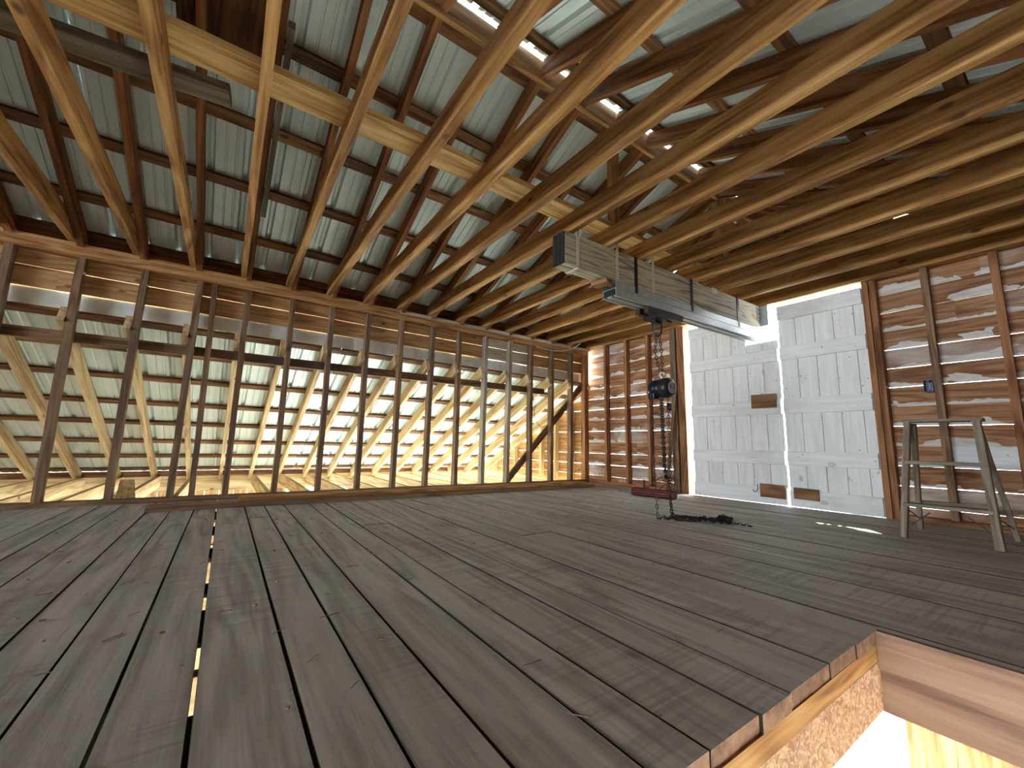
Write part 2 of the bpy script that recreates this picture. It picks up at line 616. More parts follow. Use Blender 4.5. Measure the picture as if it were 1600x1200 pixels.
# lining of the stair opening
trim = struct('trim_1', 'wooden lining round the stair opening in the floor', 'trim', (HX, HY, -0.05))
board('rim_strip', trim, 'plate_wood', (HX - 0.012, HY, -0.068), (HX - 0.012, HY2, -0.068), 0.024, 0.055, segs=5, wob=0.001)
b_ = board('strand_board_panel', trim, 'strand_board', (HX - 0.006, HY, -0.168), (HX - 0.006, HY2, -0.168), 0.012, 0.145)
b_['label'] = 'flaky strand board panel'
board('hatch_board', trim, 'hatch_wood', (HX + 0.001, HY - 0.008, -0.058), (HX2, HY - 0.008, -0.058), 0.015, 0.115, segs=4, wob=0.001)
board('hatch_board', trim, 'hatch_wood', (HX - 0.01, HY + 0.012, -0.182), (HX2, HY + 0.012, -0.182), 0.024, 0.13, segs=4, wob=0.001)
board('hatch_board', trim, 'hatch_wood', (HX2 + 0.012, HY, -0.145), (HX2 + 0.012, HY2, -0.145), 0.024, 0.2)
board('hatch_board', trim, 'hatch_wood', (HX, HY2 - 0.012, -0.145), (HX2, HY2 - 0.012, -0.145), 0.024, 0.2)

# ------------------------------------------------------------------ knee wall (left)
wl = struct('wall_left', 'open stud knee wall with pine boards along its top', 'wall')
board('bottom_plate', wl, 'stud_wood', (-0.045, Y_REAR, 0.022), (-0.045, 0, 0.022), 0.09, 0.044, segs=12, wob=0.001)
board('top_plate', wl, 'plate_wood', (-0.045, Y_REAR, 2.12), (-0.045, 0, 2.12), 0.09, 0.075, segs=12, wob=0.0015)
board('top_plate', wl, 'plate_wood', (-0.042, Y_REAR, 2.18), (-0.042, -3.27, 2.18), 0.09, 0.042, segs=12, wob=0.0015)
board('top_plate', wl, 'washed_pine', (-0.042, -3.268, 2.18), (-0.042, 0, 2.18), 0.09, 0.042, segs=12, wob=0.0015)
STUD = []
y = -0.378
while y > Y_REAR + 0.1:
    STUD.append(y)
    y -= S
for i, y in enumerate(STUD):
    yy = y + random.uniform(-0.012, 0.012)
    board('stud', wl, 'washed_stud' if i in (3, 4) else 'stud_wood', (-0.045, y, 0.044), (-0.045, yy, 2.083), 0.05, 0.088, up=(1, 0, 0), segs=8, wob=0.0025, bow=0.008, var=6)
board('stud', wl, 'stud_wood', (-0.045, -5.10, 0.044), (-0.045, -5.133, 2.083), 0.045, 0.088, up=(1, 0, 0), segs=8, wob=0.0025)
board('corner_post', wl, 'end_stud_wood', (-0.045, -0.045, 0.044), (-0.045, -0.045, 2.083), 0.09, 0.09, up=(1, 0, 0), segs=6, wob=0.001)
for (z0, z1) in ((1.786, 1.957), (1.962, 2.085), (2.09, 2.20)):
    cuts = [Y_REAR, -6.2, -3.42, -1.97, -1.17, 0.0] if z0 < 1.8 else [Y_REAR, -4.85, -2.0, -1.2, 0.0]
    for q in range(len(cuts) - 1):
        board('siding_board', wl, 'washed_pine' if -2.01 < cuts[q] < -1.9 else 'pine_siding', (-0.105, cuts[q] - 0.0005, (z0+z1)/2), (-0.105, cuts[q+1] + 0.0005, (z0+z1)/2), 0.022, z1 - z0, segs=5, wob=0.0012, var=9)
for q in range(5):
    y0, y1 = Y_REAR + q * 2.74, Y_REAR + (q + 1) * 2.74 + 0.03
    board('flashing', wl, 'flashing_metal', (-0.121, y0, 1.715), (-0.121, min(y1, -0.01), 1.715), 0.004, 0.155, segs=10, wob=0.0015, var=9)
board('ledger', wl, 'stud_wood', (-0.118, Y_REAR, 1.405), (-0.118, -0.877, 1.405), 0.045, 0.088, segs=10, wob=0.003, bow=0.004)
board('diagonal_brace', wl, 'stud_wood', (-0.108, -1.56, 0.05), (-0.108, -0.03, 1.60), 0.036, 0.09, up=(0, 1, 1), segs=4, wob=0.0015)

# ------------------------------------------------------------------ ceiling: joists
ceil = struct('ceiling', 'rough ceiling joists spanning the loft under the ridge', 'ceiling', (XR, -4, PLATE))
JY = [-0.035 - S * k for k in range(32)]
for k, y in enumerate(JY):
    dy = random.uniform(-0.012, 0.012)
    board('ceiling_joist', ceil, 'joist_wood', (-0.09, y, 2.275), (W + 0.09, y + dy, 2.275), 0.047, 0.15, segs=12, wob=0.003, bow=0.007, var=12)
board('strongback', ceil, 'board_pale', (2.57, -12.9, 2.372), (2.63, -3.2, 2.372), 0.185, 0.042, segs=12, wob=0.006, var=1)
board('strongback', ceil, 'board_pale', (2.625, -3.21, 2.374), (2.64, -0.03, 2.374), 0.185, 0.042, segs=12, wob=0.006, var=1)
board('king_post', ceil, 'joist_wood', (2.70, -2.435, 2.24), (2.70, -2.435, 3.27), 0.045, 0.09, up=(1, 0, 0), segs=3, wob=0.002)
yk = JY[2] + 0.046
board('king_post', ceil, 'joist_wood', (2.73, yk, 2.34), (2.73, yk, 3.22), 0.04, 0.14, up=(1, 0, 0), segs=3, wob=0.002)
for s in (-1, 1):
    board('web_member', ceil, 'rafter_wood', (2.73 + s*0.05, yk + 0.04, 3.16), (2.73 + s*1.15, yk + 0.04, 2.31), 0.04, 0.14, segs=3, wob=0.002)
    board('web_member', ceil, 'rafter_wood', (2.73 + s*0.04, yk - 0.02, 2.95), (2.73 + s*0.62, yk - 0.02, 2.31), 0.03, 0.09, segs=3, wob=0.002)

# ------------------------------------------------------------------ main roof
roof = struct('roof', 'main gable roof of rafters, purlins and ribbed metal sheets', 'roof', (XR, -4, 3.3))
ca = math.cos(math.atan(SL))
RD = 0.135                       # rafter depth
for k in range(32):
    y = JY[k] + 0.05
    if k == 0:
        y = JY[0] + 0.047
    for s in (0, 1):
        xs0, xs1 = (-0.12, XR - 0.02) if s == 0 else (W + 0.12, XR + 0.02)
        z0 = RU0 + SL * (-0.12) + RD / 2 / ca
        z1 = RU0 + SL * (XR - 0.02) + RD / 2 / ca
        board('rafter', roof, 'rafter_wood', (xs0, y, z0), (xs1, y, z1), 0.045, RD, segs=6, wob=0.003, bow=0.006, var=8)
zr = RU0 + SL * XR
q0 = -0.02
while q0 > Y_REAR:
    q1 = max(q0 - 2.44, Y_REAR)
    board('ridge_board', roof, 'joist_wood', (XR, q1, zr + 0.055), (XR, q0, zr + 0.055), 0.036, 0.17, segs=5, wob=0.002)
    q0 = q1 - 0.003
PT = RD / ca                     # vertical offset of rafter top
for s in (0, 1):
    for j, px in enumerate((-0.05, 0.36, 0.90, 1.44, 2.02, 2.58)):
        for (ya, yb) in ((Y_REAR - 0.15, -4.46), (-4.455, 0.48)):
            X = px if s == 0 else W - px
            z = RU0 + SL * px + PT + 0.0125
            up = (-SL, 0, 1) if s == 0 else (SL, 0, 1)
            mat = 'purlin_wood'
            board('purlin', roof, mat, (X, ya, z), (X, yb, z), 0.09, 0.025, up=up, segs=8, wob=0.002, var=6)
    # boards closing the eave between the ribs of the sheets
    X = -0.108 if s == 0 else W + 0.108
    zt = RU0 + SL * -0.108 + PT + 0.02
    board('eave_board', roof, 'gable_siding', (X, Y_REAR, (PLATE + zt)/2), (X, 0, (PLATE + zt)/2), 0.022, zt - PLATE - 0.002, segs=6)


for s in (-1, 1):  # unseen boards added past the gable to block sun above the doors
    board('sun_blocker', roof, 'trim_white', (XR + s * (XR + 0.2), 0.5, RU0 + PT - 0.08 - 0.10), (XR, 0.5, RU0 + PT + SL * XR - 0.10), 0.022, 0.25, segs=2)


def rib_profile(width=0.914):
    """(across, height) of one ribbed sheet: four tall ribs with two low ones between"""
    pts = []
    p = width / 4
    for i in range(4):
        c = i * p
        pts += [(c + 0.002, 0.028), (c + 0.012, 0.028), (c + 0.026, 0.0)]
        for f in (0.42, 0.72):
            q = c + p * f
            pts += [(q - 0.010, 0.0), (q - 0.005, 0.006), (q + 0.005, 0.006), (q + 0.010, 0.0)]
        pts += [(c + p - 0.024, 0.0), (c + p - 0.010, 0.028)]
    pts.append((width + 0.006, 0.0285))
    return pts


def sheet(length, nseg=6):
    key = ('sheet', round(length, 3))
    if key in MESH:
        return MESH[key]
    prof = rib_profile()
    vs, fs = [], []
    n = len(prof)
    for i in range(nseg + 1):
        x = -length/2 + length * i / nseg
        for j, (a, h) in enumerate(prof):
            vs.append((x, a - 0.457, h + random.uniform(-0.0006, 0.0006)))
    for i in range(nseg):
        for j in range(n - 1):
            fs.append((i*n + j, (i+1)*n + j, (i+1)*n + j + 1, i*n + j + 1))
    me = bpy.data.meshes.new('ribbed_sheet')
    me.from_pydata(vs, [], fs)
    MESH[key] = me
    return me


def lay_sheets(parent, name, xa, za, xb, zb, y_from, n, slope_up):
    for i in range(n):
        yc = y_from - 0.457 - 0.914 * i
        mw, L = frame((xa, yc, za), (xb, yc, zb), slope_up)
        add_obj(name, sheet(L), 'roof_metal', parent, mw)


zt = RU0 + PT + 0.027
lay_sheets(roof, 'roof_sheet', -0.22, zt - SL * 0.22, XR - 0.005, zt + SL * (XR - 0.005), 0.5, 15, (-SL, 0, 1))
lay_sheets(roof, 'roof_sheet', W + 0.22, zt - SL * 0.22, XR + 0.042, zt + SL * (XR - 0.042), 0.5, 15, (SL, 0, 1))

k = NT('ridge_diffuser_mat')  # translucent strip added over the ridge slots to diffuse the sun
k.b.inputs['Base Color'].default_value = (0.9, 0.93, 0.95, 1)
tr = k.n('ShaderNodeBsdfTranslucent')
tr.inputs[0].default_value = (0.42, 0.46, 0.48, 1)
mx = k.n('ShaderNodeMixShader')
mx.inputs[0].default_value = 0.8
k.l(k.b.outputs[0], mx.inputs[1]); k.l(tr.outputs[0], mx.inputs[2])
k.l(mx.outputs[0], k.t.nodes['Material Output'].inputs[0])
zs_ = zt + SL * (XR - 0.028) + 0.022
for i in range(11):
    y1 = 0.48 - i * 1.22
    board('ridge_diffuser', roof, 'ridge_diffuser_mat', (XR + 0.012, y1 - 1.215, zs_), (XR + 0.012, y1, zs_), 0.16, 0.006, segs=2)

# ------------------------------------------------------------------ lean-to roof and floor
lean = struct('roof_lean_to', 'lean-to roof beyond the studs, pale rafters under ribbed metal', 'roof', (-1.7, -4, 0.7))
lca = math.cos(math.atan(LS))
LRD = 0.14
for i, y in enumerate(STUD + [-0.03]):
    yy = y - 0.05 if i < len(STUD) else 0.0
    x1 = X_EAVE + 0.02
    board('rafter', lean, 'lean_rafter_wood', (x1, yy, LU0 + LS * x1 + LRD/2/lca), (-0.008, yy, LU0 + LS * -0.008 + LRD/2/lca),
          0.047, LRD, segs=5, wob=0.002, bow=0.006, var=8)
LPT = LRD / lca
for px in (-0.14, -0.53, -1.0, -1.5, -1.96, -2.45, -2.90, -3.33):
    for (ya, yb) in ((Y_REAR, -3.9), (-3.895, 0.12)):
        z = LU0 + LS * px + LPT + 0.0125
        board('purlin', lean, 'purlin_wood', (px, ya, z), (px, yb, z), 0.085, 0.025, up=(-LS, 0, 1), segs=8, wob=0.002, var=6)
lz = LU0 + LPT + 0.027
lay_sheets(lean, 'roof_sheet', X_EAVE - 0.25, lz + LS * (X_EAVE - 0.25), -0.118, lz + LS * -0.118, 0.5, 15, (-LS, 0, 1))
lf = struct('floor_lean_to', 'bare pale joists of the lean-to loft beyond the knee wall', 'joists', (-1.7, -4, -0.1))
for i, y in enumerate(STUD + [0.0]):
    yy = y + 0.0
    board('floor_joist', lf, 'lean_rafter_wood', (X_EAVE, yy, -0.09), (-0.10, yy, -0.09), 0.045, 0.16, segs=4, wob=0.002, bow=0.004, var=6)
board('eave_beam', lf, 'lean_rafter_wood', (X_EAVE - 0.03, Y_REAR, -0.14), (X_EAVE - 0.03, 0.1, -0.14), 0.05, 0.24, segs=6)
board('wall_beam', lf, 'lean_rafter_wood', (-0.055, Y_REAR, -0.145), (-0.055, 0.0, -0.145), 0.06, 0.2, segs=6)
board('eave_block', lf, 'gable_siding', (X_EAVE - 0.02, Y_REAR, 0.02), (X_EAVE - 0.02, 0.1, 0.02), 0.025, 0.085, segs=6)
# a few short boards lying on the joists near the camera end
for (y, x0, x1) in ((-5.9, -2.6, -0.4),):
    board('walk_board', lf, 'lean_rafter_wood', (x0, y, 0.0), (x1, y + 0.3, 0.0), 0.14, 0.022, segs=3, wob=0.002)

# ------------------------------------------------------------------ end wall with the double door
DX0, DX1 = 1.80, 3.645
we = struct('wall_end', 'end wall of studs and paint-streaked horizontal boards', 'wall')
for x in (0.362, 0.769, 1.164):
    board('stud', we, 'end_stud_wood', (x, 0.045, 0.045), (x, 0.045, 2.21), 0.088, 0.045, up=(1, 0, 0), segs=6, wob=0.002, var=6)
board('door_post', we, 'stud_wood', (1.582, 0.045, 0.0), (1.582, 0.045, 2.21), 0.088, 0.085, up=(1, 0, 0), segs=6, wob=0.002)
board('door_post', we, 'end_stud_wood', (1.704, 0.04, 0.0), (1.704, 0.04, 2.21), 0.10, 0.10, up=(1, 0, 0), segs=6, wob=0.002)
board('door_post', we, 'end_stud_wood', (3.67, 0.045, 0.0), (3.67, 0.045, 2.21), 0.10, 0.046, up=(1, 0, 0), segs=6, wob=0.002)
board('door_post', we, 'end_stud_wood', (3.722, 0.05, 0.0), (3.722, 0.05, 2.21), 0.10, 0.046, up=(1, 0, 0), segs=6, wob=0.0025)
for x in (4.075, 4.475, 4.88, 5.28):
    board('stud', we, 'stud_wood' if x < 4.2 else 'end_stud_wood', (x, 0.045, 0.045), (x, 0.045, 2.21), 0.088, 0.048, up=(1, 0, 0), segs=6, wob=0.002, var=6)
board('bottom_plate', we, 'end_stud_wood', (0.0, 0.045, 0.022), (1.54, 0.045, 0.022), 0.09, 0.044, segs=4)
board('bottom_plate', we, 'end_stud_wood', (3.75, 0.045, 0.022), (W, 0.045, 0.022), 0.09, 0.044, segs=4)
board('top_plate', we, 'joist_wood', (0.0, 0.045, 2.255), (W, 0.045, 2.255), 0.09, 0.09, segs=8, wob=0.001)
board('door_jamb', we, 'trim_white', (1.735, 0.125, 0.0), (1.735, 0.125, 2.2), 0.03, 0.06, up=(1, 0, 0), segs=2)
COURSE = 0.1765
zs = []
z = 2.052
while z > -0.1:
    zs.append(z)
    z -= COURSE
rg = random.Random(21)
lower = zs + []
for q, zb in enumerate([2.052 + COURSE] + zs):
    # zb = lower edge of a board
    g = rg.choice((0.0, 0.0, 0.001, 0.0025, 0.004))
    z0, z1 = zb + g, zb + COURSE
    z0 = max(z0, -0.06)
    segs_x = [(-0.12, DX0 - 0.08), (DX1 + 0.05, W + 0.1)]
    if abs(zb - 0.4635) < 0.01:
        segs_x = [(-0.12, DX0 - 0.08), (DX1 + 0.05, 4.08), (4.0801, W + 0.1)]
    if zb + COURSE / 2 > 2.2:
        segs_x = [(-0.12, 2.6), (2.6, W + 0.1)]
    # the lean-to end of the same courses
    if z1 < LU0 + LPT:
        xl = max(X_EAVE - 0.05, (z1 - (LU0 + LPT)) / LS)
        if xl < -0.2:
            segs_x.append((xl, -0.12))
    for (xa, xb) in segs_x:
        mid = []
        if xb - xa > 1.6:
            mid = [rg.uniform(xa + 0.5, xb - 0.5)]
        cc = [xa] + mid + [xb]
        for w_ in range(len(cc) - 1):
            mat = 'wall_siding' if xa >= -0.13 else 'pine_siding'
            if zb > 2.1:
                mat = 'gable_siding'
            if xa == 4.0801:
                mat = 'door_paint'
            o_ = board('siding_board', we, mat, (cc[w_] - 0.0005, 0.103 + rg.uniform(-0.002, 0.002), (z0+z1)/2), (cc[w_+1] + 0.0005, 0.103 + rg.uniform(-0.002, 0.002), (z0+z1)/2),
                       0.02, z1 - z0, segs=3, wob=0.0008, var=40)
for x in (-0.45, -0.86, -1.27, -1.68, -2.1, -2.5, -2.9):
    board('stud', we, 'lean_rafter_wood', (x, 0.045, 0.0), (x, 0.045, LU0 + LS * x + 0.02), 0.088, 0.045, up=(1, 0, 0), segs=4, wob=0.002)
# gable above the plate
z = 2.052 + 2 * COURSE
while z < RU0 + SL * XR + PT:
    z1 = min(z + COURSE, 3.44)
    xa = max((z1 - RU0 - PT) / SL, -0.1)
    g = rg.choice((0.0, 0.001, 0.003))
    lo, hi = xa, W - xa
    if hi - lo > 0.3:
        cc = [lo, rg.uniform(lo + 0.1, (lo+hi)/2), rg.uniform((lo+hi)/2 + .1, hi - 0.05), hi]
        for w_ in range(3):
            dz = rg.choice((0, 0, 0, 0.002))
            board('siding_board', we, 'gable_siding', (cc[w_] + 0.001, 0.103, (z + z1)/2 + dz), (cc[w_+1] - 0.001, 0.103, (z + z1)/2 - dz), 0.02, z1 - z - g, segs=2, wob=0.001, var=40)
    z += COURSE
for x in (1.1, 1.9, 2.30, 2.38, 2.73, 2.98, 3.10, 3.5, 4.3):
    board('gable_stud', we, 'gable_siding', (x, 0.05, 2.30), (x, 0.05, roof_u(x) + 0.06), 0.07, 0.045, up=(1, 0, 0), segs=2, wob=0.002)


# ------------------------------------------------------------------ the pair of white doors
def make_door(name, label, x_edges, z_top, notch=None):
    d = struct(name, label, 'door', (x_edges[0], 0.02, 0))
    for i in range(len(x_edges) - 1):
        a, b = x_edges[i] + (0.0015 if i else 0), x_edges[i+1] - (0.0015 if i < len(x_edges) - 2 else 0)
        zt_ = z_top
        if notch and (a + b)/2 > notch[0] and (a + b)/2 < notch[1]:
            zt_ = notch[2]
        dy = random.uniform(-0.0015, 0.0015)
        board('door_board', d, 'door_paint', ((a+b)/2, 0.02 + dy, 0.002 + random.uniform(0, 0.004)), ((a+b)/2, 0.02 + dy, zt_), 0.022, b - a, up=(1, 0, 0), segs=4, wob=0.0, var=30, chamf=0.003)
    for i in range(1, len(x_edges) - 1):  # unseen strips added behind the joints to stop daylight and darken the grooves
        xj = x_edges[i]
        zt_ = notch[2] if notch and notch[0] - 0.1 < xj < notch[1] else z_top
        board('joint_light_block', d, 'door_paint', (xj, 0.036, 0.004), (xj, 0.036, zt_ - 0.01), 0.009, 0.04, up=(1, 0, 0), segs=1)
    for (z0, z1) in ((1.993, z_top + 0.002), (1.548, 1.69), (0.965, 1.125), (0.426, 0.57), (0.008, 0.176)):
        xa, xb = x_edges[0] + 0.004, x_edges[-1] - 0.006
        if notch and z1 > notch[2]:
            xb = min(xb, notch[0])
        board('door_batten', d, 'door_paint', (xa, -0.004, (z0+z1)/2), (xb, -0.004, (z0+z1)/2), 0.022, z1 - z0, segs=4, wob=0.0008, var=30, chamf=0.003)
    return d


d1 = make_door('door_1', 'wider white plank door under the timber beam', [1.832, 2.021, 2.195, 2.372, 2.545, 2.718, 2.882], 2.125, (2.56, 2.95, 1.79))
d2 = make_door('door_2', 'narrower white plank door beside the stepladder', [2.896, 3.059, 3.231, 3.395, 3.564, 3.646], 2.152)
for d, (xa, xb, z0, z1) in ((d1, (2.584, 2.837, 1.041, 1.193)), (d1, (2.618, 2.864, 0.075, 0.216)), (d2, (2.944, 3.162, 0.09, 0.202))):
    o_ = board('bare_wood_block', d, 'block_wood', (xa, -0.026, (z0+z1)/2), (xb, -0.026, (z0+z1)/2 - 0.004), 0.022, z1 - z0, segs=2, wob=0.001, chamf=0.002)
    o_['label'] = 'bare brown wood block'
bm = bmesh.new()
bm_tube(bm, [(2.585, -0.02, 0.20), (2.60, -0.045, 0.165), (2.59, -0.05, 0.13), (2.56, -0.045, 0.12), (2.54, -0.03, 0.14)], 0.004, 6)
mesh_from('door_hook', bm, 'wire_dark', d1)

# ------------------------------------------------------------------ right and rear walls (beside and behind the camera)
wr = struct('wall_right', 'boarded knee wall beside the stair opening', 'wall', (W, -4, 0))
wb = struct('wall_rear', 'boarded rear wall with a long opening added for light', 'wall', (XR, Y_REAR, 0))
for i in range(13):
    z0 = -0.05 + i * COURSE
    board('siding_board', wr, 'wall_siding', (W + 0.103, Y_REAR, z0 + 0.086), (W + 0.103, 0.1, z0 + 0.086), 0.02, COURSE - 0.003, segs=4, wob=0.001, var=20)
    for (xa, xb) in (((X_EAVE, 0.23), (5.23, W + 0.1)) if 0.6 < z0 < 2.1 else ((X_EAVE, 0.9), (0.9, W + 0.1))):  # middle courses left open: an added band that lets in cool fill daylight
        zm = z0 + COURSE
        if xa < 0:
            xl = max(X_EAVE, (zm - (LU0 + LPT)) / LS)
            if zm > LU0 + LPT:
                xl = -0.1
            xa = min(xl, 0)
        board('siding_board', wb, 'wall_siding', (xa, Y_REAR - 0.06, z0 + 0.086), (xb, Y_REAR - 0.06, z0 + 0.086), 0.02, COURSE - 0.003, segs=3, wob=0.001, var=20)
for i in range(8):
    z0 = 2.245 + i * COURSE
    xa = max((z0 + COURSE - RU0 - PT) / SL, -0.1)
    if W - 2 * xa > 0.2:
        board('siding_board', wb, 'gable_siding', (xa, Y_REAR - 0.06, z0 + 0.086), (W - xa, Y_REAR - 0.06, z0 + 0.086), 0.02, COURSE - 0.003, segs=3, var=20)
for y in [-0.4 - S * k for k in range(31)]:
    board('stud', wr, 'end_stud_wood', (W + 0.045, y, 0), (W + 0.045, y, 2.1), 0.045, 0.088, up=(1, 0, 0), segs=3, wob=0.002)
board('top_plate', wr, 'plate_wood', (W + 0.045, Y_REAR, 2.15), (W + 0.045, 0, 2.15), 0.09, 0.10, segs=4)
for k in range(14):
    x = 0.1 + S * k
    board('stud', wb, 'end_stud_wood', (x, Y_REAR, 0), (x, Y_REAR, 2.2 if k % 4 == 0 else 0.64), 0.088, 0.045, up=(1, 0, 0), segs=3)
board('fill_opening_sill', wb, 'end_stud_wood', (0.1, Y_REAR, 0.655), (5.36, Y_REAR, 0.655), 0.12, 0.04, segs=3)
board('top_plate', wb, 'end_stud_wood', (0, Y_REAR, 2.24), (W, Y_REAR, 2.24), 0.09, 0.08, segs=3)

# ------------------------------------------------------------------ storey below and the ground
gr = struct('ground', 'pale sunlit gravel ground round the barn', 'ground', (0, 0, GROUND))
bm = bmesh.new()
bmesh.ops.create_grid(bm, x_segments=20, y_segments=20, size=45)
for v in bm.verts:
    v.co.z = 0.05 * math.sin(v.co.x * 0.7) * math.cos(v.co.y * 0.5) if max(abs(v.co.x), abs(v.co.y)) > 12 else 0
mesh_from('gravel', bm, 'ground_gravel', gr, Matrix.Translation((0, 0, GROUND - 0.03)))
lo = struct('wall_lower', 'storey below the loft seen through the stair opening', 'wall', (3, 0.1, GROUND))
board('slab', lo, 'concrete', (-0.1, -6.4, GROUND - 0.015), (W + 0.1, -6.4, GROUND - 0.015), 13.1, 0.03, segs=1)
LOX0, LOX1 = 1.6, 3.57
x = -0.1
while x < W + 0.1:
    xb = min(x + 0.16, W + 0.12)
    if xb <= LOX0 or x >= LOX1:
        board('wall_board', lo, 'pine_siding', ((x+xb)/2, 0.09, GROUND), ((x+xb)/2, 0.09, -0.05), 0.022, xb - x - 0.003, up=(1, 0, 0), segs=1)
    else:
        board('wall_board', lo, 'pine_siding', ((x+xb)/2, 0.09, -0.45), ((x+xb)/2, 0.09, -0.05), 0.022, xb - x - 0.003, up=(1, 0, 0), segs=1)
    x += 0.16
for x in (LOX0, LOX1):
    board('door_casing', lo, 'trim_white', (x, 0.06, GROUND), (x, 0.06, -0.42), 0.04, 0.09, up=(1, 0, 0), segs=1)
board('door_casing', lo, 'trim_white', (LOX0 - 0.05, 0.06, -0.42), (LOX1 + 0.05, 0.06, -0.42), 0.04, 0.09, segs=1)
y = Y_REAR
while y < 0.1:
    zb_ = -1.1 if -6.6 < y < -2.4 else GROUND  # unseen gap added in this wall to send light up the stair opening
    board('wall_board', lo, 'pine_siding', (W + 0.1, y + 0.1, zb_), (W + 0.1, y + 0.1, -0.05), 0.19, 0.022, up=(1, 0, 0), segs=1)
    y += 0.193
y = Y_REAR
while y < -4.1:
    board('wall_board', lo, 'pine_siding', (X_EAVE - 0.09, y + 0.1, GROUND), (X_EAVE - 0.09, y + 0.1, -0.05), 0.19, 0.022, up=(1, 0, 0), segs=1)
    y += 0.193
x = X_EAVE
while x < W:
    board('wall_board', lo, 'pine_siding', (x + 0.1, Y_REAR - 0.06, GROUND), (x + 0.1, Y_REAR - 0.06, -0.06), 0.022, 0.19, up=(1, 0, 0), segs=1)
    x += 0.193
for y in (-12.2, -10.2, -8.15, -6.1, -4.05, -2.0, 0.0):
    board('post', lo, 'stud_wood', (-0.055, y, GROUND), (-0.055, y, -0.24), 0.12, 0.12, up=(1, 0, 0), segs=2)
    board('post', lo, 'stud_wood', (X_EAVE - 0.03, y, GROUND), (X_EAVE - 0.03, y, -0.26), 0.12, 0.12, up=(1, 0, 0), segs=2)

# ------------------------------------------------------------------ hoist beam
BA = math.atan2(0.083, 2.876)


def bx(yy):                # x of the beam's room-side face at y
    return 2.66 + (yy + 2.943) * 0.083 / 2.876


beam = tag(empty('timber_beam', (2.595, -2.943, 1.936)), 'weathered laminated timber beam hung below the joists', 'beam')
PLY = [(-0.1085, 0.043), (-0.065, 0.043), (-0.0215, 0.043)]
for (off, w) in PLY:
    board('ply', beam, 'beam_wood', (bx(-2.94) + off, -2.94, 2.066), (bx(0.05) + off, 0.05, 2.066), w - 0.001, 0.262, segs=4, wob=0.0005, var=20, chamf=0.002)
    o_ = board('end_paint', beam, 'end_black', (bx(-2.95) + off, -2.952, 2.066), (bx(-2.94) + off, -2.9405, 2.066), w - 0.005, 0.258, segs=1, chamf=0.003)
    o_['label'] = 'black painted beam end'


def strap(name, y, mat, w, t, z0, z1, holes=False):
    """a flat strap round the beam: both faces and the bottom"""
    bm = bmesh.new()
    xr_, xl_ = bx(y) + t, bx(y) - 0.13 - t
    rot = Matrix.Rotation(-BA, 3, 'Z')
    bm_box(bm, (xr_ - t/2, y, (z0+z1)/2), (t, w, z1 - z0), rot)
    bm_box(bm, (xl_ + t/2, y, (z0+z1)/2), (t, w, z1 - z0), rot)
    bm_box(bm, ((xr_+xl_)/2, y, z0 - t/2), (xr_ - xl_, w, t), rot)
    o = mesh_from(name, bm, mat, beam)
    if holes:
        bm = bmesh.new()
        z = z0 + 0.015
        while z < z1 - 0.01:
            bm_cyl(bm, (xr_ - 0.0003, y, z), (xr_ + 0.0006, y, z), 0.0035, n=8)
            z += 0.022
        mesh_from('strap_holes', bm, 'wire_dark', o)
    return o


for y in (-2.811, -2.373, -1.917):
    strap('perforated_strap', y, 'strap_metal', 0.026, 0.0025, 1.93 if y < -2.5 else 1.86, 2.33, True)
for y in (-2.147, -1.349, -0.518):
    strap('steel_strap', y, 'black_steel', 0.036, 0.005, 1.88, 2.205)
bm = bmesh.new()
bm_box(bm, (bx(-0.08) + 0.003, -0.075, 2.10), (0.005, 0.07, 0.15))
bm_box(bm, (bx(-0.04) + 0.04, -0.038, 2.08), (0.08, 0.005, 0.24))
o_ = mesh_from('angle_bracket', bm, 'galvanised', beam)
bm = bmesh.new()
for i in range(3):
    for j in range(2):
        c = (bx(-0.08) + 0.005, -0.095 + 0.035*j, 2.05 + 0.05*i)
        bm_cyl(bm, c, (c[0] + 0.005, c[1], c[2]), 0.006, n=8)
mesh_from('bolt', bm, 'wire_dark', o_)
bm = bmesh.new()
bm_box(bm, (bx(-0.95) + 0.004, -0.95, 2.175), (0.008, 0.09, 0.05))
mesh_from('tie_plate', bm, 'strap_metal', beam)

# steel trolley track under the beam
track = tag(empty('trolley_track', (bx(-1.2) - 0.065, -1.2, 1.80)), 'galvanised double channel track fixed under the timber beam', 'track')
YN, YF = -2.40, 0.02


def track_piece(name, prof, y0=YN, y1=YF, mat='galvanised', cl=True):
    """sweep a closed (across, height) outline along the beam; across is measured from the beam's room-side face"""
    bm = bmesh.new()
    r = []
    for y in (y0, y1):
        r.append([bm.verts.new((bx(y) + a, y, z)) for a, z in prof])
    n = len(prof)
    for j in range(n):
        k = (j + 1) % n
        bm.faces.new((r[0][j], r[0][k], r[1][k], r[1][j]))
    bm.faces.new(r[0]); bm.faces.new(r[1][::-1])
    return mesh_from(name, bm, mat, track)


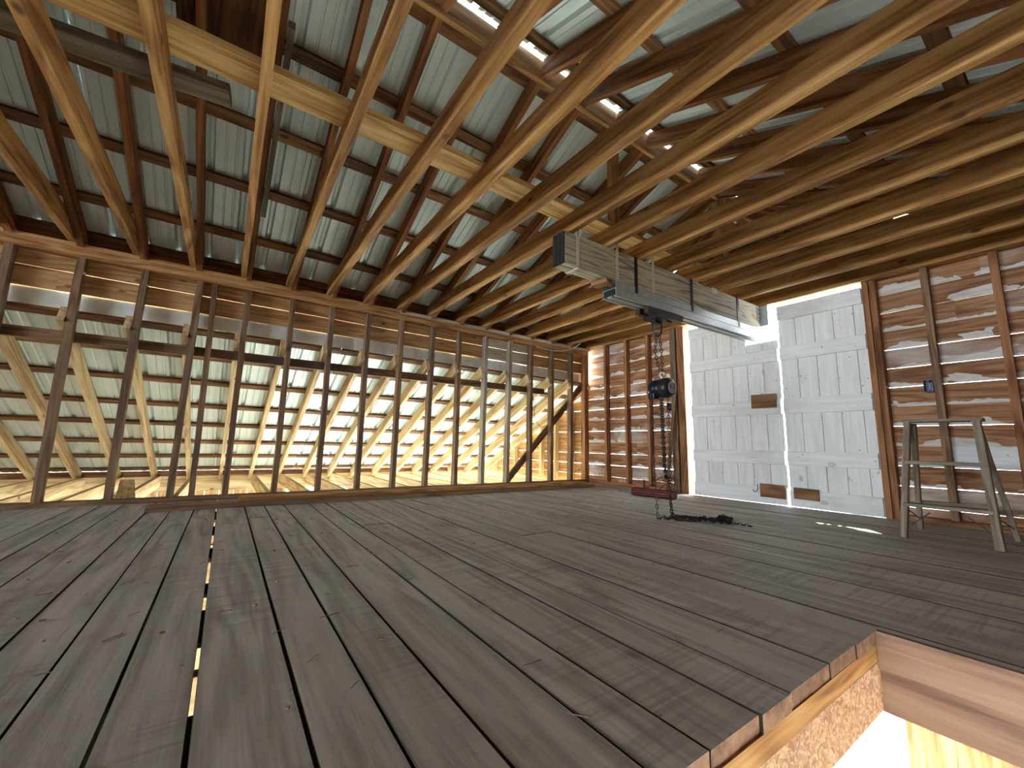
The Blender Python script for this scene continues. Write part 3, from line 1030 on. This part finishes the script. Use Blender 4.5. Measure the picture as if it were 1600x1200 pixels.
t = 0.004
track_piece('top_channel', [(0.004, 1.930), (0.004, 1.868), (-0.134, 1.868), (-0.134, 1.930), (-0.134 + t, 1.930), (-0.134 + t, 1.868 + t), (0.004 - t, 1.868 + t), (0.004 - t, 1.930)])
for a0 in (-0.062, -0.134):
    a1 = a0 + 0.066
    lip = 0.020
    track_piece('rail_channel', [(a0, 1.864), (a0, 1.800), (a0 + lip, 1.800), (a0 + lip, 1.812), (a0 + lip - t, 1.812), (a0 + lip - t, 1.804), (a0 + t, 1.804), (a0 + t, 1.860),
                                 (a1 - t, 1.860), (a1 - t, 1.804), (a1 - lip + t, 1.804), (a1 - lip + t, 1.812), (a1 - lip, 1.812), (a1 - lip, 1.800), (a1, 1.800), (a1, 1.864)])
track_piece('track_end_shade', [(-0.124, 1.862), (-0.124, 1.815), (-0.008, 1.815), (-0.008, 1.862)], YN - 0.006, YN + 0.004, 'end_black')  # black plate painted in for the shade inside the open channel ends
o_ = board('wood_shim', track, 'block_wood', (bx(-2.5) - 0.14, -2.50, 1.905), (bx(-2.5) + 0.0, -2.47, 1.915), 0.10, 0.035, segs=3, wob=0.004, chamf=0.008)
o_['label'] = 'curved wooden shim at track end'

# trolley with its shackle
YT = -1.76
trol = tag(empty('hoist_trolley', (bx(YT) - 0.065, YT, 1.76)), 'dark steel trolley running in the galvanised track', 'trolley')
XT = bx(YT) - 0.06
bm = bmesh.new()
bm_box(bm, (XT + 0.035, YT + 0.02, 1.772), (0.05, 0.50, 0.055), Matrix.Rotation(-BA, 3, 'Z'), 0.006)
mesh_from('side_bar', bm, 'rust_steel', trol)
bm = bmesh.new()
bm_box(bm, (XT - 0.045, YT - 0.02, 1.768), (0.05, 0.46, 0.055), Matrix.Rotation(-BA, 3, 'Z'), 0.006)
mesh_from('side_bar', bm, 'rust_steel', trol)
bm = bmesh.new()
bm_box(bm, (XT, YT - 0.06, 1.735), (0.15, 0.16, 0.045), None, 0.006)
bm_box(bm, (XT, YT - 0.06, 1.705), (0.05, 0.09, 0.05), None, 0.006)
mesh_from('hanger_block', bm, 'black_steel', trol)
for dy in (-0.20, 0.20):
    for dx_ in (-0.033, 0.033):
        bm = bmesh.new()
        bm_cyl(bm, (XT + dx_ - 0.008, YT + dy, 1.825), (XT + dx_ + 0.008, YT + dy, 1.825), 0.02, n=14)
        bm_box(bm, (XT + dx_, YT + dy, 1.80), (0.012, 0.03, 0.03))
        mesh_from('wheel', bm, 'black_steel', trol)
bm = bmesh.new()
sh = [(-0.034, 0.0), (-0.036, -0.06), (-0.030, -0.105), (-0.012, -0.13), (0.012, -0.13), (0.030, -0.105), (0.036, -0.06), (0.034, 0.0)]
YS = -1.80
bm_tube(bm, [(XT + a * 0.82, YS + a * 0.57, 1.70 + z) for a, z in sh], 0.009, 8)
bm_cyl(bm, (XT - 0.045 * 0.82, YS - 0.045 * 0.57, 1.70), (XT + 0.045 * 0.82, YS + 0.045 * 0.57, 1.70), 0.009, n=8)
mesh_from('shackle', bm, 'black_steel', trol)


# ------------------------------------------------------------------ chain hoist
def bm_chain(bm, pts, pitch=0.025, w=0.011, r=0.0030, seg=8, tube=5):
    pts = [Vector(p) for p in pts]
    L = [0]
    for a, b in zip(pts, pts[1:]):
        L.append(L[-1] + (b - a).length)
    n = max(2, int(L[-1] / pitch))

    def at(s):
        for i in range(len(pts) - 1):
            if s <= L[i+1] or i == len(pts) - 2:
                d = (pts[i+1] - pts[i])
                return pts[i] + d * ((s - L[i]) / max(d.length, 1e-6)), d.normalized()
    for k in range(n):
        c, tdir = at((k + 0.5) * L[-1] / n)
        a = Vector((0, 0, 1)) if abs(tdir.z) < 0.8 else Vector((0.82, 0.57, 0))
        u = (a - tdir * a.dot(tdir)).normalized()
        v = tdir.cross(u)
        if k % 2:
            u, v = v, -u
        hl = pitch * 0.5 + r * 0.6
        loop = []
        for j in range(seg):
            th = 2 * math.pi * j / seg
            cx, sx = math.cos(th), math.sin(th)
            loop.append(c + tdir * (hl * (0.55 * (1 if cx > 0 else -1) * min(1, abs(cx) * 3) + 0.45 * cx)) + u * (w * 0.75 * sx))
        bm_tube(bm, loop, r, tube, closed=True)


HYc, HZ = -1.79, 1.095
HXc = 2.655
hoist = tag(empty('chain_hoist', (HXc, HYc, 0)), 'black and navy manual chain hoist hanging from the trolley', 'hoist')
ax = Vector((1, 0.0, 0))


def disc_body(name, mat, prof, n=36):
    """turned body about the hoist's axis (+X)"""
    bm = bmesh.new()
    rings = []
    for (d, r) in prof:
        rings.append([bm.verts.new((HXc + d, HYc + r*math.cos(2*math.pi*i/n), HZ + r*math.sin(2*math.pi*i/n))) for i in range(n)])
    for a, b in zip(rings, rings[1:]):
        for i in range(n):
            k = (i + 1) % n
            bm.faces.new((a[i], a[k], b[k], b[i]))
    bm.faces.new(rings[0][::-1]); bm.faces.new(rings[-1])
    o = mesh_from(name, bm, mat, hoist, smooth=True)
    md = o.modifiers.new('edges', 'EDGE_SPLIT')
    md.split_angle = math.radians(40)
    return o


disc_body('gear_cover', 'hoist_black', [(0.012, 0.088), (0.05, 0.090), (0.075, 0.085), (0.092, 0.074), (0.098, 0.060), (0.098, 0.002)])
cv = disc_body('name_plate', 'hoist_plate', [(0.097, 0.052), (0.101, 0.052), (0.102, 0.048), (0.102, 0.002)])
bm = bmesh.new()
for rad in (0.040, 0.028):
    bm_tube(bm, [(HXc + 0.1025, HYc + rad*math.cos(2*math.pi*i/24), HZ + rad*math.sin(2*math.pi*i/24)) for i in range(24)], 0.0022, 5, closed=True)
bm_box(bm, (HXc + 0.1025, HYc, HZ), (0.003, 0.045, 0.006))
bm_box(bm, (HXc + 0.1025, HYc - 0.01, HZ + 0.012), (0.003, 0.02, 0.005))
bm_box(bm, (HXc + 0.1025, HYc + 0.008, HZ - 0.012), (0.003, 0.022, 0.005))
mesh_from('plate_print', bm, 'hoist_black', cv)
disc_body('frame', 'hoist_navy', [(-0.035, 0.075), (-0.03, 0.080), (0.005, 0.080), (0.012, 0.075)])
disc_body('hand_wheel_cover', 'hoist_navy', [(-0.11, 0.045), (-0.105, 0.066), (-0.09, 0.078), (-0.05, 0.080), (-0.035, 0.076)])
bm = bmesh.new()
bm_box(bm, (HXc - 0.07, HYc - 0.02, HZ - 0.065), (0.07, 0.09, 0.06), None, 0.01)
mesh_from('chain_guide', bm, 'hoist_navy', hoist)
bm = bmesh.new()
bm_tube(bm, [(HXc, HYc, HZ + 0.075), (HXc, HYc, HZ + 0.10), (HXc - 0.012, HYc - 0.012, HZ + 0.118), (HXc - 0.006, HYc - 0.004, HZ + 0.14), (HXc + 0.012, HYc + 0.01, HZ + 0.14),
             (HXc + 0.02, HYc + 0.014, HZ + 0.12)], 0.009, 8)
mesh_from('top_hook', bm, 'strap_metal', hoist)
# sling chain from the shackle to the hook: two strands
bm = bmesh.new()
bm_chain(bm, [(XT + 0.012, YS + 0.008, 1.575), (XT + 0.022, YS + 0.018, 1.44), (HXc + 0.006, HYc + 0.006, HZ + 0.135)], 0.030, 0.014, 0.0042)
bm_chain(bm, [(XT - 0.010, YS - 0.008, 1.575), (XT - 0.020, YS - 0.016, 1.42), (HXc - 0.016, HYc - 0.014, HZ + 0.19), (HXc - 0.004, HYc - 0.004, HZ + 0.14)], 0.030, 0.014, 0.0042)
o_ = mesh_from('sling_chain', bm, 'chain_steel', hoist)
o_['kind'] = 'stuff'
# load chain and hand chain hanging to the floor
bm = bmesh.new()
bm_chain(bm, [(HXc + 0.0, HYc - 0.005, HZ - 0.08), (HXc + 0.0, HYc + 0.01, 0.45), (HXc + 0.005, HYc + 0.025, 0.32)], 0.024, 0.013, 0.0048)
bm_chain(bm, [(HXc - 0.012, HYc - 0.012, HZ - 0.08), (HXc - 0.010, HYc + 0.006, 0.45), (HXc - 0.003, HYc + 0.022, 0.32)], 0.024, 0.013, 0.0048)
bm_chain(bm, [(HXc + 0.01, HYc + 0.025, 0.33), (HXc + 0.02, HYc + 0.04, 0.1), (2.69, -1.735, 0.012), (2.76, -1.70, 0.010)], 0.024, 0.012, 0.0036)
o_ = mesh_from('load_chain', bm, 'chain_steel', hoist)
o_['kind'] = 'stuff'
bm = bmesh.new()
bm_chain(bm, [(HXc + 0.035, HYc + 0.03, HZ - 0.08), (HXc + 0.03, HYc + 0.035, 0.5), (2.675, -1.745, 0.02), (2.70, -1.72, 0.010)], 0.026, 0.013, 0.0036)
bm_chain(bm, [(HXc - 0.075, HYc - 0.05, HZ - 0.09), (2.60, -1.87, 0.6), (2.665, -1.93, 0.20), (2.70, -1.965, 0.012), (2.72, -1.955, 0.01)], 0.032, 0.013, 0.0032)
o_ = mesh_from('hand_chain', bm, 'chain_steel', hoist)
o_['kind'] = 'stuff'
# slack chain piled on the floor
rc = random.Random(5)
bm = bmesh.new()
path = [(2.70, -1.735, 0.010)]
for i in range(60):
    tt = i / 59
    path.append((2.70 + 0.40 * tt + 0.02 * math.sin(i * 1.9) + rc.uniform(-.012, .012),
                 -1.735 + 0.11 * tt + 0.030 * math.sin(i * 2.7) + rc.uniform(-.012, .012),
                 0.008 + 0.022 * abs(math.sin(i * 1.3)) * (0.35 + tt)))
bm_chain(bm, path, 0.024, 0.013, 0.0036, 8, 4)
path = [(2.71, -1.95, 0.008)]
for i in range(14):
    path.append((2.715 + 0.012 * i * 0.6 + rc.uniform(-.02, .02), -1.93 + 0.006 * i + rc.uniform(-.02, .02), 0.010 + 0.02 * rc.random()))
for i in range(14):
    path.append((2.80 + 0.010 * i, -1.86 + 0.011 * i, 0.007))
bm_chain(bm, path, 0.024, 0.013, 0.0036, 8, 4)
path = [(3.02, -1.62, 0.008)]
for i in range(20):
    path.append((3.03 + 0.05 * math.cos(i * 0.9) + 0.002 * i, -1.60 + 0.04 * math.sin(i * 0.9), 0.015 + 0.035 * abs(math.sin(i * .8))))
path += [(3.12, -1.58, 0.008), (3.19, -1.575, 0.007), (3.24, -1.57, 0.006)]
bm_chain(bm, path, 0.024, 0.013, 0.0036, 8, 4)
o_ = mesh_from('slack_chain', bm, 'chain_steel', hoist)
o_['kind'] = 'stuff'
o_['label'] = 'dark chain heaped on the floor'

# ------------------------------------------------------------------ stepladder
lad = tag(empty('stepladder', (4.19, -0.7, 0)), 'small weathered wooden stepladder with two treads before the end wall', 'ladder')
FL0, FL1 = Vector((3.968, -0.985, 0.0)), Vector((4.012, -0.765, 0.80))
FR0, FR1 = Vector((4.402, -0.985, 0.0)), Vector((4.352, -0.765, 0.80))
RL0, RL1 = Vector((3.945, -0.415, 0.0)), Vector((4.028, -0.69, 0.79))
RR0, RR1 = Vector((4.425, -0.415, 0.0)), Vector((4.345, -0.69, 0.79))
for nm, a, b, w_, d_ in (('leg', FL0, FL1, 0.036, 0.06), ('leg', FR0, FR1, 0.040, 0.06), ('rear_leg', RL0, RL1, 0.03, 0.045), ('rear_leg', RR0, RR1, 0.03, 0.045)):
    up = Vector((0, 1, 0.2)) if nm == 'leg' else Vector((0, 1, -0.2))
    board(nm, lad, 'ladder_wood', a, b, w_, d_, up=up, segs=6, wob=0.0015, var=9, chamf=0.004)
for zt_, dp in ((0.525, 0.09), (0.235, 0.10)):
    f = zt_ / 0.80
    a, b = FL0.lerp(FL1, f), FR0.lerp(FR1, f)
    board('tread', lad, 'ladder_wood', (a.x - 0.004, a.y + 0.004, zt_ - 0.011), (b.x + 0.004, b.y + 0.004, zt_ - 0.011), dp, 0.024, segs=4, wob=0.001, chamf=0.003)
board('top_step', lad, 'ladder_wood', (3.985, -0.73, 0.813), (4.382, -0.73, 0.813), 0.125, 0.022, segs=4, wob=0.001, chamf=0.004)
board('rear_stretcher', lad, 'ladder_wood', (3.965, -0.46, 0.20), (4.405, -0.46, 0.20), 0.022, 0.05, segs=2, chamf=0.002)
for sx in (0, 1):
    a = (FL0 if sx == 0 else FR0).lerp((FL1 if sx == 0 else FR1), 0.25)
    b = (RL0 if sx == 0 else RR0).lerp((RL1 if sx == 0 else RR1), 0.10)
    bm = bmesh.new()
    bm_tube(bm, [a, (a + b)/2 + Vector((0, 0, 0.004)), b], 0.004, 6)
    mesh_from('spreader_bar', bm, 'wire_dark', lad)
    bm = bmesh.new()
    c = a + Vector((0.12 if sx == 0 else -0.12, 0.02, -0.02))
    e = a + Vector((0.02 if sx == 0 else -0.02, 0.02, -0.11))
    bm_tube(bm, [c, e], 0.004, 6)
    mesh_from('tread_brace', bm, 'wire_dark', lad)

# ------------------------------------------------------------------ boards, roll, boxes, cables
bd = board('loose_board', None, 'stud_wood', (0.47, -5.35, 0.019), (0.53, -0.52, 0.019), 0.19, 0.038, segs=8, wob=0.002, var=1, chamf=0.002)
tag(bd, 'long board lying flat on the floor along the knee wall', 'board')
bd = board('loose_board', None, 'plate_wood', (0.41, -4.75, 0.0585), (0.47, -0.60, 0.0585), 0.14, 0.036, segs=8, wob=0.0015, var=1, chamf=0.002)
tag(bd, 'narrower board stacked on top of the floor board by the knee wall', 'board')
bd = board('weathered_plank', None, 'old_board', (2.23, -6.6, 2.376), (2.36, -5.06, 2.380), 0.14, 0.045, segs=6, wob=0.005, chamf=0.006)
tag(bd, 'grey weathered plank laid across the ceiling joists', 'plank')
bd = board('plywood_sheet', None, 'dark_ply', (1.89, -5.17, 3.03), (2.30, -5.17, 3.194), 0.44, 0.012, up=(-SL, 0, 1), segs=1)
tag(bd, 'dark brown plywood sheet fixed under the roof', 'plywood')
bd = board('batten_strip', None, 'old_board', (0.9, JY[12] + 0.092, 2.50), (2.3, JY[12] + 0.092, 3.05), 0.035, 0.09, segs=4, wob=0.003)
tag(bd, 'grey old strip nailed beside a rafter above the plywood', 'board')

roll = tag(empty('red_roll', (1.73, -0.69, 0.0)), 'dark red ribbed roll lying on the floor near the doors', 'roll')
ra, rb_ = Vector((1.47, -0.735, 0.048)), Vector((1.985, -0.645, 0.048))
bm = bmesh.new()
n = 28
q = (rb_ - ra).to_track_quat('Z', 'Y').to_matrix()
rings = []
for p, sc in ((ra, 0.93), (ra + (rb_-ra)*0.02, 1.0), (ra + (rb_-ra)*0.98, 1.0), (rb_, 0.93)):
    rings.append([bm.verts.new(p + q @ Vector((math.cos(2*math.pi*i/n), math.sin(2*math.pi*i/n), 0)) * (0.048 if i % 4 else 0.041) * sc) for i in range(n)])
for a, b in zip(rings, rings[1:]):
    for i in range(n):
        k = (i + 1) % n
        bm.faces.new((a[i], a[k], b[k], b[i]))
mesh_from('roll_body', bm, 'red_vinyl', roll)
bm = bmesh.new()
d_ = (rb_ - ra).normalized()
bm_cyl(bm, rb_ - d_*0.012, rb_ + d_*0.006, 0.038, n=18)
mesh_from('end_cap', bm, 'red_end', roll)
bm = bmesh.new()
bm_cyl(bm, ra - d_*0.006, ra + d_*0.012, 0.038, n=18)
mesh_from('end_cap', bm, 'red_end', roll)

bd = board('leaning_stick', None, 'stud_wood', (1.52, -0.14, 0.0), (1.64, -0.022, 1.42), 0.035, 0.022, up=(0, 1, 0), segs=4, wob=0.0015)
tag(bd, 'thin grey stick leaning on the post beside the hoist', 'stick')
bm = bmesh.new()
bm_tube(bm, [(1.18, -0.06, 0.03), (1.28, -0.08, 0.12), (1.42, -0.10, 0.19), (1.55, -0.10, 0.20), (1.63, -0.09, 0.15), (1.62, -0.09, 0.10), (1.54, -0.09, 0.13), (1.45, -0.12, 0.08), (1.40, -0.14, 0.006)], 0.006, 6)
tag(mesh_from('bent_rod', bm, 'wire_dark'), 'dark bent rod standing behind the red roll', 'rod')
bd = board('wood_offcut', None, 'stud_wood', (1.13, -0.10, 0.0), (1.13, -0.10, 0.13), 0.05, 0.03, up=(1, 0, 0), segs=1, chamf=0.002)
tag(bd, 'short dark wood offcut upright by the wall foot', 'offcut')


def outlet(x, z, label):
    e = tag(empty('electrical_box', (x, 0.045, z)), label, 'electrical box')
    bm = bmesh.new()
    w_, h_, d_, t_ = 0.056, 0.096, 0.06, 0.003
    for c, s in (((x - w_/2, 0.03, z), (t_, d_, h_)), ((x + w_/2, 0.03, z), (t_, d_, h_)), ((x, 0.03, z + h_/2), (w_, d_, t_)), ((x, 0.03, z - h_/2), (w_, d_, t_)), ((x, 0.06, z), (w_, t_, h_))):
        bm_box(bm, c, s)
    mesh_from('box_shell', bm, 'blue_plastic', e)
    for dz in (-0.04, 0.04):
        bm = bmesh.new()
        bm_box(bm, (x, 0.008, z + dz), (0.016, 0.012, 0.012), None, 0.002)
        mesh_from('screw_tab', bm, 'blue_plastic', e)
    bm = bmesh.new()
    bm_tube(bm, [(x - 0.01, 0.05, z), (x + 0.005, 0.02, z + 0.01), (x + 0.012, 0.01, z - 0.02)], 0.0025, 5)
    mesh_from('wire', bm, 'cable_white', e)


outlet(4.018, 1.153, 'blue electrical box on the stud above the stepladder')
outlet(1.50, 1.13, 'blue electrical box on the post behind the hoist chains')
bm = bmesh.new()
bm_tube(bm, [(0.30, -0.33, 2.335), (0.16, -0.36, 2.20), (0.06, -0.42, 2.13), (0.012, -0.6, 2.075), (0.010, -0.8, 2.055), (0.010, -1.05, 2.06), (0.010, -1.12, 2.075)], 0.007, 6)
tag(mesh_from('white_cable', bm, 'cable_white'), 'white cable draped along the knee wall top plate', 'cable')
bm = bmesh.new()
pts = []
for i in range(15):
    th = math.pi * i / 14
    pts.append((0.012, -1.02 + 0.16 * math.cos(math.pi - th) + 0.02, 1.15 - 0.30 * math.sin(th)))
pts = [(0.010, -1.19, 1.36)] + pts + [(0.012, -0.83, 1.36)]
bm_tube(bm, pts, 0.0035, 5)
pts = [(0.012, -1.17 + 0.045 * math.cos(2*math.pi*i/14), 1.17 + 0.085 * math.sin(2*math.pi*i/14)) for i in range(14)]
bm_tube(bm, pts, 0.0035, 5, closed=True)
tag(mesh_from('hanging_wire', bm, 'wire_dark'), 'loop of dark wire hanging on the knee wall studs', 'wire')

# small straw and chips on the floor
rs = random.Random(11)
bm = bmesh.new()
for i in range(420):
    x, y = rs.uniform(0.68, 4.25), rs.uniform(-5.9, -0.25)
    a = rs.uniform(0, math.pi)
    L = rs.choice((0.012, 0.02, 0.03, 0.05, 0.07)) * rs.uniform(0.6, 1.2)
    wd = rs.uniform(0.0008, 0.0025)
    if 2.5 < x < 3.35 and -2.1 < y < -1.4 or 1.3 < x < 2.1 and y > -0.85 or x > 3.85 and y > -1.1:
        continue
    bm_box(bm, (x, y, 0.0022), (L, wd, 0.002), Matrix.Rotation(a, 3, 'Z'))
for i in range(70):
    x, y = rs.uniform(0.68, 4.2), rs.uniform(-5.8, -0.3)
    if 2.5 < x < 3.35 and -2.1 < y < -1.4 or 1.3 < x < 2.1 and y > -0.85 or x > 3.85 and y > -1.1:
        continue
    bm_box(bm, (x, y, 0.004), (rs.uniform(0.006, 0.018), rs.uniform(0.004, 0.012), 0.005), Matrix.Rotation(rs.uniform(0, 3), 3, 'Z'))
tag(mesh_from('straw_litter', bm, 'straw'), 'straw bits and wood chips scattered over the floor planks', 'litter', kind='stuff')
